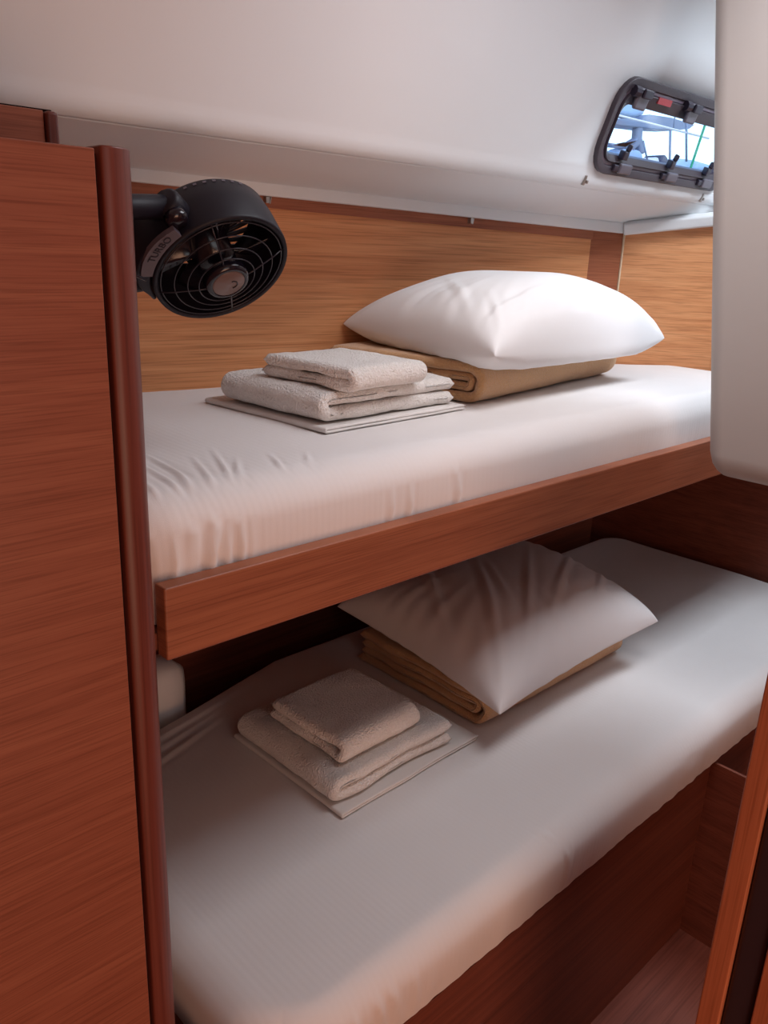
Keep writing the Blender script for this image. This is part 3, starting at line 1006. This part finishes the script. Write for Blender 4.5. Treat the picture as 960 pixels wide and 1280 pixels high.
v, f = tube([LP, LP + Vector((-.028, .004, -.004)), Vector((0.352, LP.y + .02, LP.z + .012))], [.013, .014, .016], 12)
mesh('lower_arm', v, f, M_FAN, fan, smooth=True)
v, f = boxv(0.3385, 0.352, ye - .01, ye + .06, LP.z - .01, KP.z + .01)
o = mesh('wall_base', v, f, M_FAN, fan); bevel(o, .006, 3)
v, f = tube([(0.352, ye + .01, KP.z - .05), (0.40, ye - .02, KP.z - .062), (0.43, ye - .03, KP.z - .075)], .0016, 6)
mesh('cable', v, f, M_FANG, fan, smooth=True)
# name plate on the yoke
rg = []
for k in range(9):
    a = math.radians(146 + 44 * k / 8)
    rg.append([fp(RF + .0145 + .004 * math.sin(math.pi * k / 8), a, -.006), fp(RF + .002, a, -.006), fp(RF + .002, a, .0012), fp(RF + .0145 + .004 * math.sin(math.pi * k / 8), a, .0004)])
v, f = loft(rg)
plate = mesh('name_plate', v, f, M_BADGE, fan)
cu = bpy.data.curves.new('lettering', 'FONT'); cu.body = 'TURBO'; cu.size = 0.0115; cu.align_x = 'CENTER'; cu.align_y = 'CENTER'
cu.extrude = 0.0002
to = bpy.data.objects.new('lettering_tmp', cu); C.objects.link(to)
dg = bpy.context.evaluated_depsgraph_get()
tm = bpy.data.meshes.new_from_object(to.evaluated_get(dg))
TV = [v_.co.copy() for v_ in tm.vertices]; TF = [tuple(p.vertices) for p in tm.polygons]
bpy.data.objects.remove(to)
V = []
for q in TV:                      # bend the word along the plate, reading upwards
    a = math.radians(164) - q.x / (RF + .008)
    V.append(fp(RF + .0095 + q.y, a, .0012 + q.z))
mesh('lettering', V, TF, M_BADGET, plate)

# ------------------------------------------------------------------ door jamb at the right of the picture
JX = 0.75
dj = bpy.data.objects.new('door_1', None); C.objects.link(dj)
dj.location = (JX + .05, 0.1, 0); dj['kind'] = 'structure'; dj['label'] = 'wooden doorway jamb with a black rubber seal'
ja = box('jamb', (JX, JX + .05, 0.2195, 0.243, -H, 0.555), M_JAMB, dj, bev=.002)
box('rubber_seal', (JX + .004, JX + .046, 0.1895, 0.2195, -H, 0.555), M_GASK, dj, bev=.006)
box('jamb', (JX, JX + .05, -0.30, 0.1895, -H, 0.555), M_JAMB, dj, bev=.002)

# ------------------------------------------------------------------ outside the portlight
SEA = -1.75
mesh('water', [(-60, 2.2, SEA), (120, 2.2, SEA), (120, 160, SEA), (-60, 160, SEA)], [(0, 1, 2, 3)], M_WATER, kind='structure', fix=False)
YB = 6.0


def ext(u, v_, y=YB):
    d = ray(u, v_); return Vector((d.x * y / d.y, y, d.z * y / d.y))


boat = thing('sailing_boat', 'neighbouring boat with blue canvas and a grey arch seen through the portlight', 'boat', (10, YB + .6, SEA))
rg = []
for k in range(13):
    t = k / 12; x = 5.5 + 10 * t
    bw = 1.5 * math.sin(math.pi * min(1, .12 + t * .95)) ** .6 + .05
    rg.append([(x, YB + .7 - bw, SEA + 1.35), (x, YB + .7 - bw * .8, SEA + .3), (x, YB + .7, SEA - .2), (x, YB + .7 + bw * .8, SEA + .3), (x, YB + .7 + bw, SEA + 1.35)])
v, f = loft(rg)
mesh('hull', v, f, M_HULLW, boat)
o = box('deckhouse', (7.2, 12.2, YB + .1, YB + 1.5, SEA + 1.35, SEA + 2.45), M_HULLW, boat, bev=.15)


def ext_prism(name, pts, depth, m, parent, y=YB, bev=.02):
    """outline at the boat's own distance, with real depth"""
    q = [ext(u, v_, y) for u, v_ in pts]
    rg = [[tuple(p) for p in q], [(p.x, p.y + depth, p.z) for p in q]]
    v, f = loft(rg)
    o = mesh(name, v, f, m, parent)
    if bev: bevel(o, bev, 2)
    return o


ext_prism('canvas_cover', [(764, 122), (776, 119), (797, 122), (808, 126), (808, 144), (795, 147), (762, 141)], .25, M_BLUE, boat, bev=.06)
ext_prism('bimini_top', [(758, 156), (778, 148), (800, 150), (812, 143), (840, 147), (868, 156), (862, 161), (845, 163), (815, 161), (800, 159), (780, 157), (764, 155)], .30, M_GREYC, boat, bev=.05)
ext_prism('arch_leg', [(798, 158), (805, 158), (804, 172), (808, 192), (801, 193), (800, 182), (793, 189), (789, 186), (797, 172)], .10, M_GREYC, boat, bev=.03)
ext_prism('arch_leg', [(762, 178), (782, 181), (797, 172), (798, 177), (786, 186), (766, 184)], .10, M_GREYC, boat, bev=.03)
ext_prism('boom_cover', [(778, 186), (788, 184), (804, 188), (806, 202), (780, 200)], .25, M_BLUE, boat, bev=.05)
ext_prism('sail_bag', [(842, 206), (853, 198), (870, 200), (890, 206), (890, 214), (845, 212)], .3, M_BLUE, boat, bev=.06)
ext_prism('winch', [(826, 207), (829, 196), (832, 193), (835, 197), (838, 210)], .3, M_DARKB, boat, bev=.02)
ext_prism('deck_box', [(808, 204), (812, 197), (824, 196), (826, 206)], .4, M_HULLW, boat, bev=.03)
for pts, r, m in (([(760, 141), (808, 153), (886, 173)], .013, M_ROPE), ([(838, 163), (837, 203)], .016, M_GREYC), ([(858, 150), (858, 202)], .016, M_GREYC),
                  ([(804, 176), (809, 200)], .012, M_GREYC), ([(844, 142), (842, 160)], .010, M_GREYC)):
    v, f = tube([ext(*p, YB - .15) for p in pts], r, 6)
    mesh('stay', v, f, m, boat, smooth=True)
v, f = tube([ext(885, 145, 4.5), ext(862, 214, 4.5), ext(800, 400, 4.5)], .013, 6)
mesh('green_line', v, f, M_GREEN, boat, smooth=True)
